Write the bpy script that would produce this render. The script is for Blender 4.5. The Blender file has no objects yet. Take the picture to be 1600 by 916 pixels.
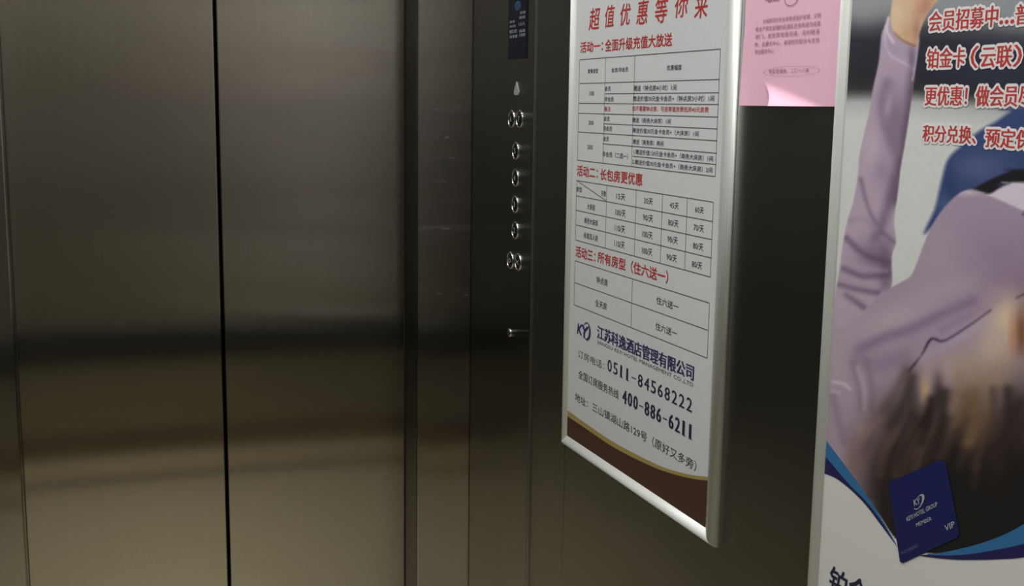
import bpy, bmesh, math
import numpy as np
from mathutils import Matrix, Vector

# ------------------------------------------------------------------ camera
SC = bpy.context.scene
COL = SC.collection
F_PX, YAW, PITCH, ROLL = 1822.2, 0.366019, -0.1597326, 0.0139826
CAM_H = 1.60                                   # eye height above the car floor
cyw, syw = math.cos(YAW), math.sin(YAW)
cpt, spt = math.cos(PITCH), math.sin(PITCH)
crl, srl = math.cos(ROLL), math.sin(ROLL)
FWD = Vector((syw*cpt, cyw*cpt, spt))
r0 = Vector((cyw, -syw, 0)); u0 = r0.cross(FWD)
RGT = crl*r0 + srl*u0
UPV = -srl*r0 + crl*u0
cam_data = bpy.data.cameras.new('camera')
cam_data.sensor_width = 36.0
cam_data.sensor_fit = 'HORIZONTAL'
cam_data.lens = F_PX/1600*36.0
cam_data.clip_start = 0.01
cam = bpy.data.objects.new('camera', cam_data); COL.objects.link(cam)
m = Matrix.Identity(4)
for i in range(3):
    m[i][0], m[i][1], m[i][2] = RGT[i], UPV[i], -FWD[i]
m[0][3], m[1][3], m[2][3] = 0, 0, CAM_H
cam.matrix_world = m
SC.camera = cam

# ------------------------------------------------------------------ light level
W = bpy.data.worlds.new('world'); SC.world = W; W.use_nodes = True
W.node_tree.nodes['Background'].inputs[0].default_value = (0, 0, 0, 1)
W.node_tree.nodes['Background'].inputs[1].default_value = 0.0
SC.view_settings.view_transform = 'Standard'
SC.view_settings.look = 'None'
SC.view_settings.gamma = 1.0
SC.view_settings.use_curve_mapping = False
SC.view_settings.exposure = 0.0
SC.cycles.sample_clamp_indirect = 4.0
LAMP_COLOR = (0.985, 1.0, 0.975)
LAMP_W, LAMP_SPREAD, LAMP_R = 2.3, math.radians(125), 0.048
LAMP_X, LAMP_Y = (0.06, 0.52), (0.35, 1.10, 1.85)
LAMP_STRENGTH = 30.0                            # glow of the lenses themselves

# ------------------------------------------------------------------ dimensions of the car
YD = 2.436                 # plane of the door leaves
YF = 2.346                 # inner face of the front return panels
XR, XL = 0.8077, -0.2277   # side walls
YB = -0.12                 # rear wall
ZC = 2.42                  # ceiling
DX0, DX1, SEAM = -0.104, 0.6846, 0.2923   # doorway and centre seam
DOOR_H = 2.10

# ------------------------------------------------------------------ helpers
def lin(c):
    return tuple(((v/255)/12.92 if v/255 <= 0.04045 else ((v/255+0.055)/1.055)**2.4) for v in c)

def ray(px, py):
    return RGT*((px-800)/F_PX) - UPV*((py-458)/F_PX) + FWD

def on_wall(px, py, X=XR):
    """the point of the plane x = X that the photograph shows at this pixel -> (y, z)"""
    d = ray(px, py); t = X/d.x
    return d.y*t, d.z*t + CAM_H

def on_front(px, py, Y=YF):
    d = ray(px, py); t = Y/d.y
    return d.x*t, d.z*t + CAM_H

def new_mat(name):
    mt = bpy.data.materials.new(name); mt.use_nodes = True
    return mt, mt.node_tree, mt.node_tree.nodes['Principled BSDF']

def plain(name, col, rough=0.5, metal=0.0, spec=0.5, bump=0.0, bscale=200.0):
    mt, nt, b = new_mat(name)
    tc = nt.nodes.new('ShaderNodeTexCoord')
    n = nt.nodes.new('ShaderNodeTexNoise'); n.inputs['Scale'].default_value = bscale
    nt.links.new(tc.outputs['Object'], n.inputs['Vector'])
    mx = nt.nodes.new('ShaderNodeMixRGB'); mx.blend_type = 'MULTIPLY'; mx.inputs[0].default_value = 0.06
    mx.inputs[1].default_value = (*col, 1)
    nt.links.new(n.outputs['Fac'], mx.inputs[2])
    nt.links.new(mx.outputs[0], b.inputs['Base Color'])
    b.inputs['Roughness'].default_value = rough
    b.inputs['Metallic'].default_value = metal
    b.inputs['Specular IOR Level'].default_value = spec
    if bump:
        bp = nt.nodes.new('ShaderNodeBump'); bp.inputs['Strength'].default_value = bump
        bp.inputs['Distance'].default_value = 0.001
        nt.links.new(n.outputs['Fac'], bp.inputs['Height'])
        nt.links.new(bp.outputs[0], b.inputs['Normal'])
    return mt

def steel(name, col, rough, spread=0.16, stretch=(260, 260, 2), var=0.02):
    """stainless steel with a vertical hairline finish: the hairlines scatter light sideways only"""
    mt, nt, b = new_mat(name)
    N = nt.nodes.new; K = nt.links.new
    geo = N('ShaderNodeNewGeometry')
    mp = N('ShaderNodeMapping'); mp.inputs['Scale'].default_value = stretch
    K(geo.outputs['Position'], mp.inputs['Vector'])
    n = N('ShaderNodeTexNoise'); n.inputs['Scale'].default_value = 1.0; n.inputs['Detail'].default_value = 3
    K(mp.outputs[0], n.inputs['Vector'])
    big = N('ShaderNodeTexNoise'); big.inputs['Scale'].default_value = 2.6; big.inputs['Detail'].default_value = 2
    K(geo.outputs['Position'], big.inputs['Vector'])
    mr = N('ShaderNodeMapRange')
    mr.inputs['To Min'].default_value = rough-var; mr.inputs['To Max'].default_value = rough+var
    K(big.outputs['Fac'], mr.inputs['Value']); K(mr.outputs[0], b.inputs['Roughness'])
    cr = N('ShaderNodeMapRange'); cr.inputs['To Min'].default_value = 0.92; cr.inputs['To Max'].default_value = 1.08
    K(n.outputs['Fac'], cr.inputs['Value'])
    mx = N('ShaderNodeMixRGB'); mx.blend_type = 'MULTIPLY'; mx.inputs[0].default_value = 1.0
    mx.inputs[1].default_value = (*col, 1)
    K(cr.outputs[0], mx.inputs[2]); K(mx.outputs[0], b.inputs['Base Color'])
    b.inputs['Metallic'].default_value = 1.0
    # hairlines far finer than a pixel: each shaded point turns about the vertical by a random small angle
    sc = N('ShaderNodeVectorMath'); sc.operation = 'SCALE'; sc.inputs['Scale'].default_value = 9173.0
    K(geo.outputs['Position'], sc.inputs[0])
    wn = N('ShaderNodeTexWhiteNoise'); wn.noise_dimensions = '3D'; K(sc.outputs[0], wn.inputs['Vector'])
    sp = N('ShaderNodeSeparateColor'); K(wn.outputs['Color'], sp.inputs[0])
    ad = N('ShaderNodeMath'); ad.operation = 'ADD'; K(sp.outputs[0], ad.inputs[0]); K(sp.outputs[1], ad.inputs[1])
    ad2 = N('ShaderNodeMath'); ad2.operation = 'ADD'; K(ad.outputs[0], ad2.inputs[0]); K(sp.outputs[2], ad2.inputs[1])
    an = N('ShaderNodeMapRange'); an.inputs['From Min'].default_value = 0; an.inputs['From Max'].default_value = 3
    an.inputs['To Min'].default_value = -3*spread; an.inputs['To Max'].default_value = 3*spread; K(ad2.outputs[0], an.inputs['Value'])
    vr = N('ShaderNodeVectorRotate'); vr.rotation_type = 'Z_AXIS'
    K(geo.outputs['Normal'], vr.inputs['Vector']); K(an.outputs[0], vr.inputs['Angle'])
    K(vr.outputs[0], b.inputs['Normal'])
    return mt

def mesh_obj(name, verts, faces, mat, parent=None, origin=(0, 0, 0), smooth=False):
    me = bpy.data.meshes.new(name)
    ox, oy, oz = origin
    me.from_pydata([(v[0]-ox, v[1]-oy, v[2]-oz) for v in verts], [], faces)
    me.materials.append(mat)
    me.update()
    if smooth:
        me.polygons.foreach_set('use_smooth', [True]*len(me.polygons))
    o = bpy.data.objects.new(name, me); COL.objects.link(o)
    if parent is not None: o.parent = parent
    else: o.location = origin
    return o

def bm_obj(name, bm, mat, parent=None, origin=(0, 0, 0), smooth=False, autosmooth=None):
    bmesh.ops.recalc_face_normals(bm, faces=bm.faces)
    bmesh.ops.translate(bm, verts=bm.verts, vec=[-c for c in origin])
    me = bpy.data.meshes.new(name); bm.to_mesh(me); bm.free()
    me.materials.append(mat)
    if smooth:
        me.polygons.foreach_set('use_smooth', [True]*len(me.polygons))
    o = bpy.data.objects.new(name, me); COL.objects.link(o)
    if parent is not None: o.parent = parent
    else: o.location = origin
    return o

def add_box(bm, x0, x1, y0, y1, z0, z1, bevel=0.0, segs=2):
    r = bmesh.ops.create_cube(bm, size=1.0)
    vs = r['verts']
    for v in vs:
        v.co = Vector(((x0+x1)/2+v.co.x*(x1-x0), (y0+y1)/2+v.co.y*(y1-y0), (z0+z1)/2+v.co.z*(z1-z0)))
    if bevel:
        es = list({e for v in vs for e in v.link_edges})
        bmesh.ops.bevel(bm, geom=es, offset=bevel, segments=segs, affect='EDGES', profile=0.5)

def box_obj(name, dims, mat, parent=None, origin=(0, 0, 0), bevel=0.0):
    bm = bmesh.new(); add_box(bm, *dims, bevel=bevel)
    return bm_obj(name, bm, mat, parent, origin)

def struct(o):
    o['kind'] = 'structure'; return o

def thing(name, loc, label, cat, group=None):
    o = bpy.data.objects.new(name, None); COL.objects.link(o)
    o.location = loc; o.empty_display_size = 0.05
    o['label'] = label; o['category'] = cat
    if group: o['group'] = group
    return o

# flat print on a surface facing -X: (y, z) polygons
class Ink:
    def __init__(self, X): self.X, self.v, self.f = X, [], []
    def poly(self, pts):
        k = len(self.v); self.v += [(self.X, p[0], p[1]) for p in pts]; self.f.append(tuple(range(k, k+len(pts))))
    def stroke(self, a, b, w):
        a, b = Vector(a), Vector(b); d = (b-a).normalized(); n = Vector((-d.y, d.x))*w/2
        self.poly([a+n, b+n, b-n, a-n])
    def build(self, name, mat, parent, origin):
        o = mesh_obj(name, self.v, self.f, mat, parent, origin)
        bm = bmesh.new(); bm.from_mesh(o.data)
        for f in bm.faces:
            f.normal_update()
            if f.normal.x > 0: f.normal_flip()
        bm.to_mesh(o.data); bm.free()
        return o
    def text(self, body, y0, y1, z0, z1, bold=0.0, dup=0.0, shear=0.0, ring=0.0):
        """the words fitted to the rectangle y0 (left) .. y1 (right), z0 (bottom) .. z1 (top)"""
        vs, fs = glyphs(body, 0.0)
        mn, mxx = vs.min(0), vs.max(0); sz = np.maximum(mxx-mn, 1e-6)
        t = (vs-mn)/sz
        h = z1-z0; e = bold*h
        if ring: sh = [(ring*math.cos(a), ring*math.sin(a)) for a in np.linspace(0, 2*math.pi, 13)[:-1]]
        elif bold or dup: sh = [(-e-dup, -e*0.8), (e+dup, -e*0.8), (-e-dup, e*0.8), (e+dup, e*0.8)]
        else: sh = [(0, 0)]
        for i_, (sy, sz_) in enumerate(sh):     # each pass of ink lies a hair above the one before
            k = len(self.v)
            yy = y0+(y1-y0)*t[:, 0] + sy + shear*(t[:, 1]-0.5)*h
            zz = z0+h*t[:, 1] + sz_
            self.v += [(self.X-1.2e-5*i_, float(a), float(b)) for a, b in zip(yy, zz)]
            self.f += [tuple(i+k for i in f) for f in fs]
    def line(self, body, x0, b0, t0, x1, b1, t1, **kw):
        """same, the rectangle read off the photograph: left x, bottom, top; right x, bottom, top"""
        a, b, c, d = on_wall(x0, b0, self.X), on_wall(x0, t0, self.X), on_wall(x1, b1, self.X), on_wall(x1, t1, self.X)
        self.text(body, (a[0]+b[0])/2, (c[0]+d[0])/2, (a[1]+c[1])/2, (b[1]+d[1])/2, **kw)
    def digits(self, body, x0, b0, t0, x1, b1, t1, **kw):
        """evenly spaced numerals, the ones with a foot"""
        n = len(body); L = lambda a, b_, t: a+(b_-a)*t
        a, b, c, d = on_wall(x0, b0, self.X), on_wall(x0, t0, self.X), on_wall(x1, b1, self.X), on_wall(x1, t1, self.X)
        y0, y1, z0, z1 = (a[0]+b[0])/2, (c[0]+d[0])/2, (a[1]+c[1])/2, (b[1]+d[1])/2
        for i, ch in enumerate(body):
            ca, cb = L(y0, y1, (i+0.15)/n), L(y0, y1, (i+0.85)/n); w = cb-ca; h = z1-z0
            if ch == '-': self.poly([(ca, z0+0.42*h), (cb, z0+0.42*h), (cb, z0+0.50*h), (ca, z0+0.50*h)]); continue
            if ch == '1':
                self.text(ch, ca+0.22*w, ca+0.58*w, z0, z1, **kw)
                self.poly([(ca+0.18*w, z0-0.01*h), (ca+0.86*w, z0-0.01*h), (ca+0.86*w, z0+0.045*h), (ca+0.18*w, z0+0.045*h)])
            else: self.text(ch, ca, cb, z0, z1, **kw)
    def word(self, body, cx, cy, w, h, **kw):
        ya, _ = on_wall(cx-w/2, cy, self.X); yb, _ = on_wall(cx+w/2, cy, self.X)
        _, zb = on_wall(cx, cy+h/2, self.X); _, zt = on_wall(cx, cy-h/2, self.X)
        self.text(body, ya, yb, zb, zt, **kw)

_cache = {}
def glyphs(body, bold):
    key = (body, bold)
    if key in _cache: return _cache[key]
    cu = bpy.data.curves.new('lettering', 'FONT'); cu.body = body; cu.size = 1.0
    cu.offset = bold; cu.resolution_u = 2; cu.fill_mode = 'FRONT'
    o = bpy.data.objects.new('lettering', cu); COL.objects.link(o)
    dg = bpy.context.evaluated_depsgraph_get()
    me = bpy.data.meshes.new_from_object(o.evaluated_get(dg))
    vs = np.array([v.co[:2] for v in me.vertices], float); fs = [tuple(p.vertices) for p in me.polygons]
    bpy.data.objects.remove(o); bpy.data.curves.remove(cu); bpy.data.meshes.remove(me)
    _cache[key] = (vs, fs)
    return vs, fs

# ------------------------------------------------------------------ materials
STEEL = (0.525, 0.50, 0.43)
M_door = steel('hairline_steel_door', STEEL, 0.075, spread=0.115, var=0.01)
M_front = steel('hairline_steel_front', (0.46, 0.44, 0.39), 0.085, spread=0.14, var=0.01)
M_side = steel('hairline_steel_side', (0.365, 0.365, 0.36), 0.25, spread=0.05)
M_plate = steel('hairline_steel_plate', (0.40, 0.40, 0.395), 0.12, spread=0.10)
M_rear = steel('hairline_steel_rear', (0.50, 0.475, 0.41), 0.45)
M_reveal = steel('dark_steel_reveal', (0.17, 0.17, 0.175), 0.2)
M_gap = plain('dark_gap', (0.004, 0.004, 0.004), 0.7)
M_floor = plain('beige_floor', (0.57, 0.50, 0.345), 0.45, bscale=30)
M_ceil = plain('white_ceiling', (0.78, 0.77, 0.74), 0.5)
M_brown = plain('dark_brown_rail', (0.13, 0.085, 0.055), 0.5)
M_skirt = plain('cream_skirting', (0.86, 0.76, 0.54), 0.45)
M_black = plain('black_rail', (0.012, 0.012, 0.013), 0.5)
M_alu = plain('satin_aluminium', (0.74, 0.75, 0.71), 0.42, metal=0.25)
M_scuff = plain('dull_scuff', (0.13, 0.125, 0.115), 0.5, metal=0.3)
M_edge_glint = plain('satin_edge_glint', (0.46, 0.46, 0.45), 0.24, metal=1.0)
M_chrome = plain('chrome', (0.60, 0.60, 0.61), 0.18, metal=1.0)
M_chrome2 = plain('dark_button_face', (0.05, 0.05, 0.055), 0.22, metal=0.8)
M_etch = plain('etched_mark', (0.45, 0.45, 0.44), 0.6, metal=0.3)
M_lcd = plain('display_glass', (0.006, 0.010, 0.022), 0.12)
M_lcdtxt = plain('display_print', (0.30, 0.32, 0.36), 0.5)
M_lcdblue = plain('display_blue', (0.03, 0.07, 0.16), 0.4)
M_paper = plain('white_paper', (0.71, 0.715, 0.725), 0.42)
M_paper2 = plain('poster_white', (0.74, 0.74, 0.74), 0.40)
M_red = plain('red_ink', (0.50, 0.035, 0.03), 0.45)
M_red2 = plain('bright_red_ink', (0.55, 0.05, 0.045), 0.45)
M_ink = plain('black_ink', (0.045, 0.045, 0.05), 0.5)
M_grey = plain('grey_ink', (0.10, 0.10, 0.105), 0.5)
M_navy = plain('navy_ink', (0.035, 0.035, 0.14), 0.45)
M_navy2 = plain('dark_navy_ink', (0.022, 0.022, 0.065), 0.45)
M_gold = plain('gold_ink', (0.42, 0.31, 0.10), 0.45)
M_brownink = plain('brown_ink', (0.075, 0.032, 0.020), 0.45)
M_outline = plain('white_outline_ink', (0.92, 0.84, 0.85), 0.45)
M_lblue = plain('light_blue_ink', (0.035, 0.17, 0.38), 0.42)
M_dblue = plain('deep_blue_ink', (0.020, 0.016, 0.10), 0.42)
M_card = plain('card_blue_ink', (0.012, 0.016, 0.105), 0.40)
M_silver = plain('silver_ink', (0.45, 0.45, 0.50), 0.45)
M_silver2 = plain('dim_silver_ink', (0.12, 0.14, 0.24), 0.45)
M_pink = plain('pink_paper', (0.93, 0.535, 0.68), 0.6)
M_pinkink = plain('purple_grey_ink', (0.42, 0.19, 0.29), 0.6)

M_lamp, nt, b = new_mat('lamp_diffuser')
b.inputs['Base Color'].default_value = (0.8, 0.8, 0.8, 1)
b.inputs['Emission Color'].default_value = (*LAMP_COLOR, 1)
b.inputs['Emission Strength'].default_value = LAMP_STRENGTH

# ------------------------------------------------------------------ the car shell
struct(box_obj('floor', (XL-0.05, XR+0.05, YB-0.05, YD+0.10, -0.05, 0.0), M_floor))
struct(box_obj('ceiling', (XL-0.05, XR+0.05, YB-0.05, YD+0.10, ZC, ZC+0.05), M_ceil))
struct(box_obj('wall_rear', (XL-0.05, XR+0.05, YB-0.05, YB, 0.0, ZC), M_rear))

def panel_wall(name, x_face, x_back, joints, mat):
    """a side wall of steel panels with narrow joints, front edges rounded"""
    bm = bmesh.new()
    ys = [YB]+list(joints)+[YF+0.02]
    for a, c in zip(ys[:-1], ys[1:]):
        add_box(bm, min(x_face, x_back), max(x_face, x_back), a+0.0006, c-0.0006, 0.0, ZC, bevel=0.0012)
    xb = x_back
    add_box(bm, min(xb, xb+0.004*(1 if xb > x_face else -1)), max(xb, xb+0.004*(1 if xb > x_face else -1)), YB, YF, 0, ZC)
    return struct(bm_obj(name, bm, mat))
JOINT = on_wall(879.5, 860)[0]
panel_wall('wall_right', XR, XR+0.03, (0.62, JOINT), M_side)
panel_wall('wall_left', XL, XL-0.03, (0.62, 1.22, 1.84), M_side)

# front wall: two return columns and the transom over the doorway
bm = bmesh.new()
add_box(bm, DX1, XR, YF, YD+0.002, 0.0, ZC, bevel=0.003)
add_box(bm, XL, DX0, YF, YD+0.002, 0.0, ZC, bevel=0.003)
add_box(bm, DX0+0.0005, DX1-0.0005, YF, YD+0.002, DOOR_H, ZC, bevel=0.003)
struct(bm_obj('wall_front', bm, M_front))

# faint scuffs on the right-hand return column
sv, sf = [], []
for px, py, w, h in ((690, 108, 9, 1.6), (699, 215, 7, 3), (683, 171, 14, 1.8), (702, 173, 12, 1.4), (684, 212, 8, 1.8), (686, 248, 6, 1.8), (707, 247, 8, 1.2),
                     (697, 357.5, 16, 2.2), (680, 355, 10, 1.5), (686, 459.5, 8, 1.6), (728, 461, 8, 1.4), (690, 284, 22, 1.0)):
    k = len(sv)
    for a, b_ in ((-1, -0.3), (-0.4, -1), (0.5, -0.7), (1, 0.2), (0.3, 0.9), (-0.6, 0.6)):
        q = on_front(px+a*w/2, py+b_*h/2, YF-0.0003); sv.append((q[0], YF-0.0003, q[1]))
    sf.append((k, k+5, k+4, k+3, k+2, k+1))
scuff = mesh_obj('scuff_marks', sv, sf, M_scuff, bpy.data.objects['wall_front'], bpy.data.objects['wall_front'].location)
scuff['kind'] = 'stuff'

# two door leaves meeting at the seam, dark shaft behind
def door(name, x0, x1):
    bm = bmesh.new(); add_box(bm, x0, x1, YD+0.006, YD+0.036, 0.004, DOOR_H+0.02, bevel=0.0025, segs=3)
    return struct(bm_obj(name, bm, M_door))
door('door_1', DX0-0.05, SEAM-0.0028)
door('door_2', SEAM+0.0028, DX1+0.05)
struct(box_obj('wall_shaft', (DX0-0.10, DX1+0.10, YD+0.060, YD+0.08, -0.05, DOOR_H+0.1), M_gap))
struct(box_obj('trim_1', (DX1-0.0025, DX1+0.03, YD+0.0025, YD+0.0055, 0.0, DOOR_H), M_gap))
struct(box_obj('trim_2', (DX0-0.03, DX0+0.0008, YD+0.0025, YD+0.0055, 0.0, DOOR_H), M_gap))

struct(box_obj('trim_5', (DX1-0.0012, DX1, YF+0.0035, YD+0.002, 0.0, DOOR_H), M_reveal))

# rear wall furniture
struct(box_obj('baseboard_rear', (XL, XR, YB, YB+0.010, 0.030, 0.122), M_skirt, bevel=0.002))
struct(box_obj('trim_4', (XL, XR, YB, YB+0.006, 0.0, 0.029), M_brown))
struct(box_obj('trim_3', (XL, XR, YB, YB+0.014, 0.125, 0.222), M_brown, bevel=0.002))

# handrail on the rear wall, behind the camera
hr = thing('handrail', (0.29, YB, 0.53), 'wide black handrail board along the rear wall of the lift car', 'handrail')
bm = bmesh.new(); add_box(bm, XL+0.04, XR-0.04, YB+0.030, YB+0.055, 0.53, 0.66, bevel=0.008, segs=3)
bm_obj('rail', bm, M_black, hr, hr.location)
for bx in (0.0, 0.58):
    bm = bmesh.new(); add_box(bm, bx-0.02, bx+0.02, YB, YB+0.032, 0.57, 0.62, bevel=0.003)
    bm_obj('bracket', bm, M_alu, hr, hr.location)

# recessed ceiling downlights
def ring_faces(bm, rings, close=None):
    n = len(rings[0])
    for p, q in zip(rings[:-1], rings[1:]):
        for k in range(n): bm.faces.new((p[k], p[(k+1) % n], q[(k+1) % n], q[k]))
def downlight(x, y, label):
    t = thing('downlight', (x, y, ZC), label, 'ceiling light', 'downlights in the car ceiling')
    bm = bmesh.new(); n = 40
    rings = [[bm.verts.new((x+r*math.cos(2*math.pi*k/n), y+r*math.sin(2*math.pi*k/n), ZC-h)) for k in range(n)]
             for r, h in ((0.062, 0.0), (0.0615, 0.004), (0.058, 0.006), (0.052, 0.0045), (LAMP_R, 0.001), (LAMP_R, 0.0))]
    ring_faces(bm, rings)
    bm_obj('trim_ring', bm, M_alu, t, t.location, smooth=True)
    bm = bmesh.new()
    vs = [bm.verts.new((x+LAMP_R*math.cos(2*math.pi*k/n), y+LAMP_R*math.sin(2*math.pi*k/n), ZC-0.0008)) for k in range(n)]
    bm.faces.new(vs)
    bm_obj('lens', bm, M_lamp, t, t.location)
    ld = bpy.data.lights.new('lamp', 'AREA'); ld.shape = 'DISK'; ld.size = 2*LAMP_R
    ld.energy = LAMP_W; ld.color = LAMP_COLOR; ld.spread = LAMP_SPREAD
    lo = bpy.data.objects.new('lamp', ld); COL.objects.link(lo); lo.parent = t; lo.location = (0, 0, -0.003)
for x_, sx_ in ((LAMP_X[0], 'left'), (LAMP_X[1], 'right')):
    for y_, sy_ in zip(LAMP_Y, ('nearest the rear wall', 'in the middle', 'nearest the doors')):
        downlight(x_, y_, 'round recessed downlight in the %s ceiling row, %s' % (sx_, sy_))

# ------------------------------------------------------------------ control panel on the right wall, beside the doors
PT = 0.004
XP = XR-PT
yA, yB = on_wall(832, 250, XP)[0], YF-0.003
cp = thing('control_panel', (XR, (yA+yB)/2, 0.0),
           'tall narrow steel lift control panel with round buttons in the corner beside the doors', 'control panel')
bm = bmesh.new(); add_box(bm, XP, XR, yA, yB, 0.02, ZC-0.02, bevel=0.0025, segs=3)
bm_obj('faceplate', bm, M_plate, cp, cp.location)
bm = bmesh.new(); prof = [(yA-0.0005, 0.0), (yA-0.0032, 0.0), (yA-0.0032, 0.0018), (yA-0.0012, PT+0.0003), (yA-0.0005, PT+0.0003)]  # strip added to carry the glint of the plate's bevelled edge
lo_v = [bm.verts.new((XR-h, y, 0.02)) for y, h in prof]; hi_v = [bm.verts.new((XR-h, y, ZC-0.02)) for y, h in prof]
for k in range(5): bm.faces.new((lo_v[k], lo_v[(k+1) % 5], hi_v[(k+1) % 5], hi_v[k]))
bm.faces.new(lo_v); bm.faces.new(hi_v)
bm_obj('edge_glint_strip', bm, M_edge_glint, cp, cp.location)['label'] = 'thin strip added for the glint along the panel edge'

# display
ya, yb = on_wall(823.5, 60, XP)[0], on_wall(795, 60, XP)[0]
zb = on_wall(809, 92, XP)[1]
bm = bmesh.new(); add_box(bm, XP-0.0015, XP+0.001, ya, yb, zb, zb+0.20, bevel=0.0006)
dsp = bm_obj('display', bm, M_lcd, cp, cp.location)
dsp['label'] = 'dark blue glass display'
XD = XP-0.0018
ink = Ink(XD)
for tx, cx, cy_, w, h in (('货梯', 816.5, 19.5, 9, 4.5), ('限载', 816, 27, 9, 4.5), ('13人', 815.5, 37, 10, 6), ('载重', 816, 48, 9, 4.5), ('1000', 816, 54.5, 9, 5),
                          ('乘客', 800.5, 34, 8, 4), ('电梯', 801, 41, 9, 4), ('额定', 802, 49, 12, 5.5), ('载重量', 802.5, 57, 12, 4.5)):
    ink.word(tx, cx, cy_, w, h, bold=0.02)
ink.build('display_lettering', M_lcdtxt, dsp, cp.location)
ink = Ink(XD); c0 = on_wall(809, 9, XD)
ink.poly([(c0[0]+0.016*math.cos(a), c0[1]+0.009*math.sin(a)) for a in np.linspace(0, 2*math.pi, 25)[:-1]])
ink.build('display_symbol', M_lcdblue, dsp, cp.location)

# etched up arrow over the buttons
XA = XP-0.0004
c0 = on_wall(807, 138, XA)
bm = bmesh.new()
prof = [(0, 0.0125), (0.006, 0.005), (0.0115, -0.003), (0.0135, -0.008), (0.009, -0.0125), (-0.009, -0.0125), (-0.0135, -0.008), (-0.0115, -0.003), (-0.006, 0.005)]
f = bm.faces.new([bm.verts.new((XP, c0[0]-a, c0[1]+b_)) for a, b_ in prof])
ex = bmesh.ops.extrude_face_region(bm, geom=[f])
bmesh.ops.translate(bm, verts=[v for v in ex['geom'] if isinstance(v, bmesh.types.BMVert)], vec=(-0.0008, 0, 0))
bm_obj('arrow_mark', bm, M_etch, cp, cp.location)

def lathe(bm, c, prof, n=32):
    """surface of revolution about -X: prof = (radius, height off the plate)"""
    rings = []
    for r, h in prof:
        if r < 1e-6: rings.append([bm.verts.new((XP-h, c[0], c[1]))])
        else: rings.append([bm.verts.new((XP-h, c[0]+r*math.cos(2*math.pi*k/n), c[1]+r*math.sin(2*math.pi*k/n))) for k in range(n)])
    for a, b_ in zip(rings[:-1], rings[1:]):
        for k in range(n):
            k2 = (k+1) % n
            if len(b_) == 1: bm.faces.new((a[k], a[k2], b_[0]))
            else: bm.faces.new((a[k], a[k2], b_[k2], b_[k]))

BR = 0.0175
def button(px, py, sym):
    c = on_wall(px, py, XP)
    bm = bmesh.new()
    lathe(bm, c, [(0.0138, 0.0), (0.0136, 0.0010), (0.011, 0.0015), (0.006, 0.0019), (0, 0.0020)])
    bt = bm_obj('button', bm, M_chrome2, cp, cp.location, smooth=True)
    bm = bmesh.new()
    lathe(bm, c, [(BR, 0.0)]+[(0.0156+0.0019*math.cos(t), 0.0006+0.0021*math.sin(t)) for t in np.linspace(0, math.pi, 9)]+[(0.0137, 0.0)])
    rg = bm_obj('button_ring', bm, M_chrome, bt, cp.location, smooth=True)
    rg['label'] = 'bright chrome ring'
    ink = Ink(XP-0.0022)
    h = 0.005
    ink.text(sym, c[0]+0.0038*(len(sym)), c[0]-0.0038*len(sym), c[1]-h, c[1]+h, bold=0.01)
    ink.build('button_symbol', M_etch, bt, cp.location)
for px, py, s in ((799.5, 186, '6'), (812, 186, '7'), (806, 236, '5'), (805.5, 278, '4'), (805, 319.5, '3'), (805, 360, '2'),
                  (797.5, 407, '<>'), (809.5, 409.5, '><')):
    button(px, py, s)
c = on_wall(796.5, 520, XP)
bm = bmesh.new()
lathe(bm, c, [(0.0085, 0.0), (0.0085, 0.0015), (0.0075, 0.0026), (0.004, 0.003), (0.0038, 0.0022), (0, 0.0022)])
ks = bm_obj('key_switch', bm, M_chrome, cp, cp.location, smooth=True)
bm = bmesh.new(); add_box(bm, XP-0.0027, XP-0.002, c[0]-0.0007, c[0]+0.0007, c[1]-0.003, c[1]+0.003)
bm_obj('keyhole', bm, M_gap, ks, cp.location)

# ------------------------------------------------------------------ picture frames
FD, FW = 0.0125, 0.021       # frame depth off the wall, rail width
XPAP = XR-0.0075             # face of the paper
# rail profile: distance inwards from the outer edge, height off the wall
PROF = [(0.0, 0.0), (0.0, 0.0025), (0.0010, 0.0060), (0.0030, 0.0092), (0.0060, 0.0116), (0.0092, 0.0125), (0.0125, 0.0121), (0.0160, 0.0107), (0.0190, 0.0093), (FW, 0.0085), (FW, 0.0)]
def rail(corner_a, corner_b, inward, parent, origin, along_cut=True):
    """one mitred rail from corner a to corner b (y, z); inward = unit vector towards the picture"""
    a, b_, n = Vector(corner_a), Vector(corner_b), Vector(inward)
    d = (b_-a).normalized()
    bm = bmesh.new(); R = []
    for p, sgn in ((a, 1), (b_, -1)):
        row = []
        for s, h in PROF:
            q = p + n*s + d*(sgn*(s+0.0002))
            row.append(bm.verts.new((XR-h, q.x, q.y)))
        R.append(row)
    k = len(PROF)
    for i in range(k):
        j = (i+1) % k
        bm.faces.new((R[0][i], R[0][j], R[1][j], R[1][i]))
    bm.faces.new(R[0]); bm.faces.new(R[1])
    o = bm_obj('frame_rail', bm, M_alu, parent, origin)
    for p in o.data.polygons: p.use_smooth = len(p.vertices) == 4
    md = o.data
    return o
def frame(yl, yr, z0, z1, parent, origin):
    rail((yl, z0), (yl, z1), (-1, 0), parent, origin)
    rail((yr, z0), (yr, z1), (1, 0), parent, origin)
    rail((yl, z0), (yr, z0), (0, 1), parent, origin)
    rail((yl, z1), (yr, z1), (0, -1), parent, origin)

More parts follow.
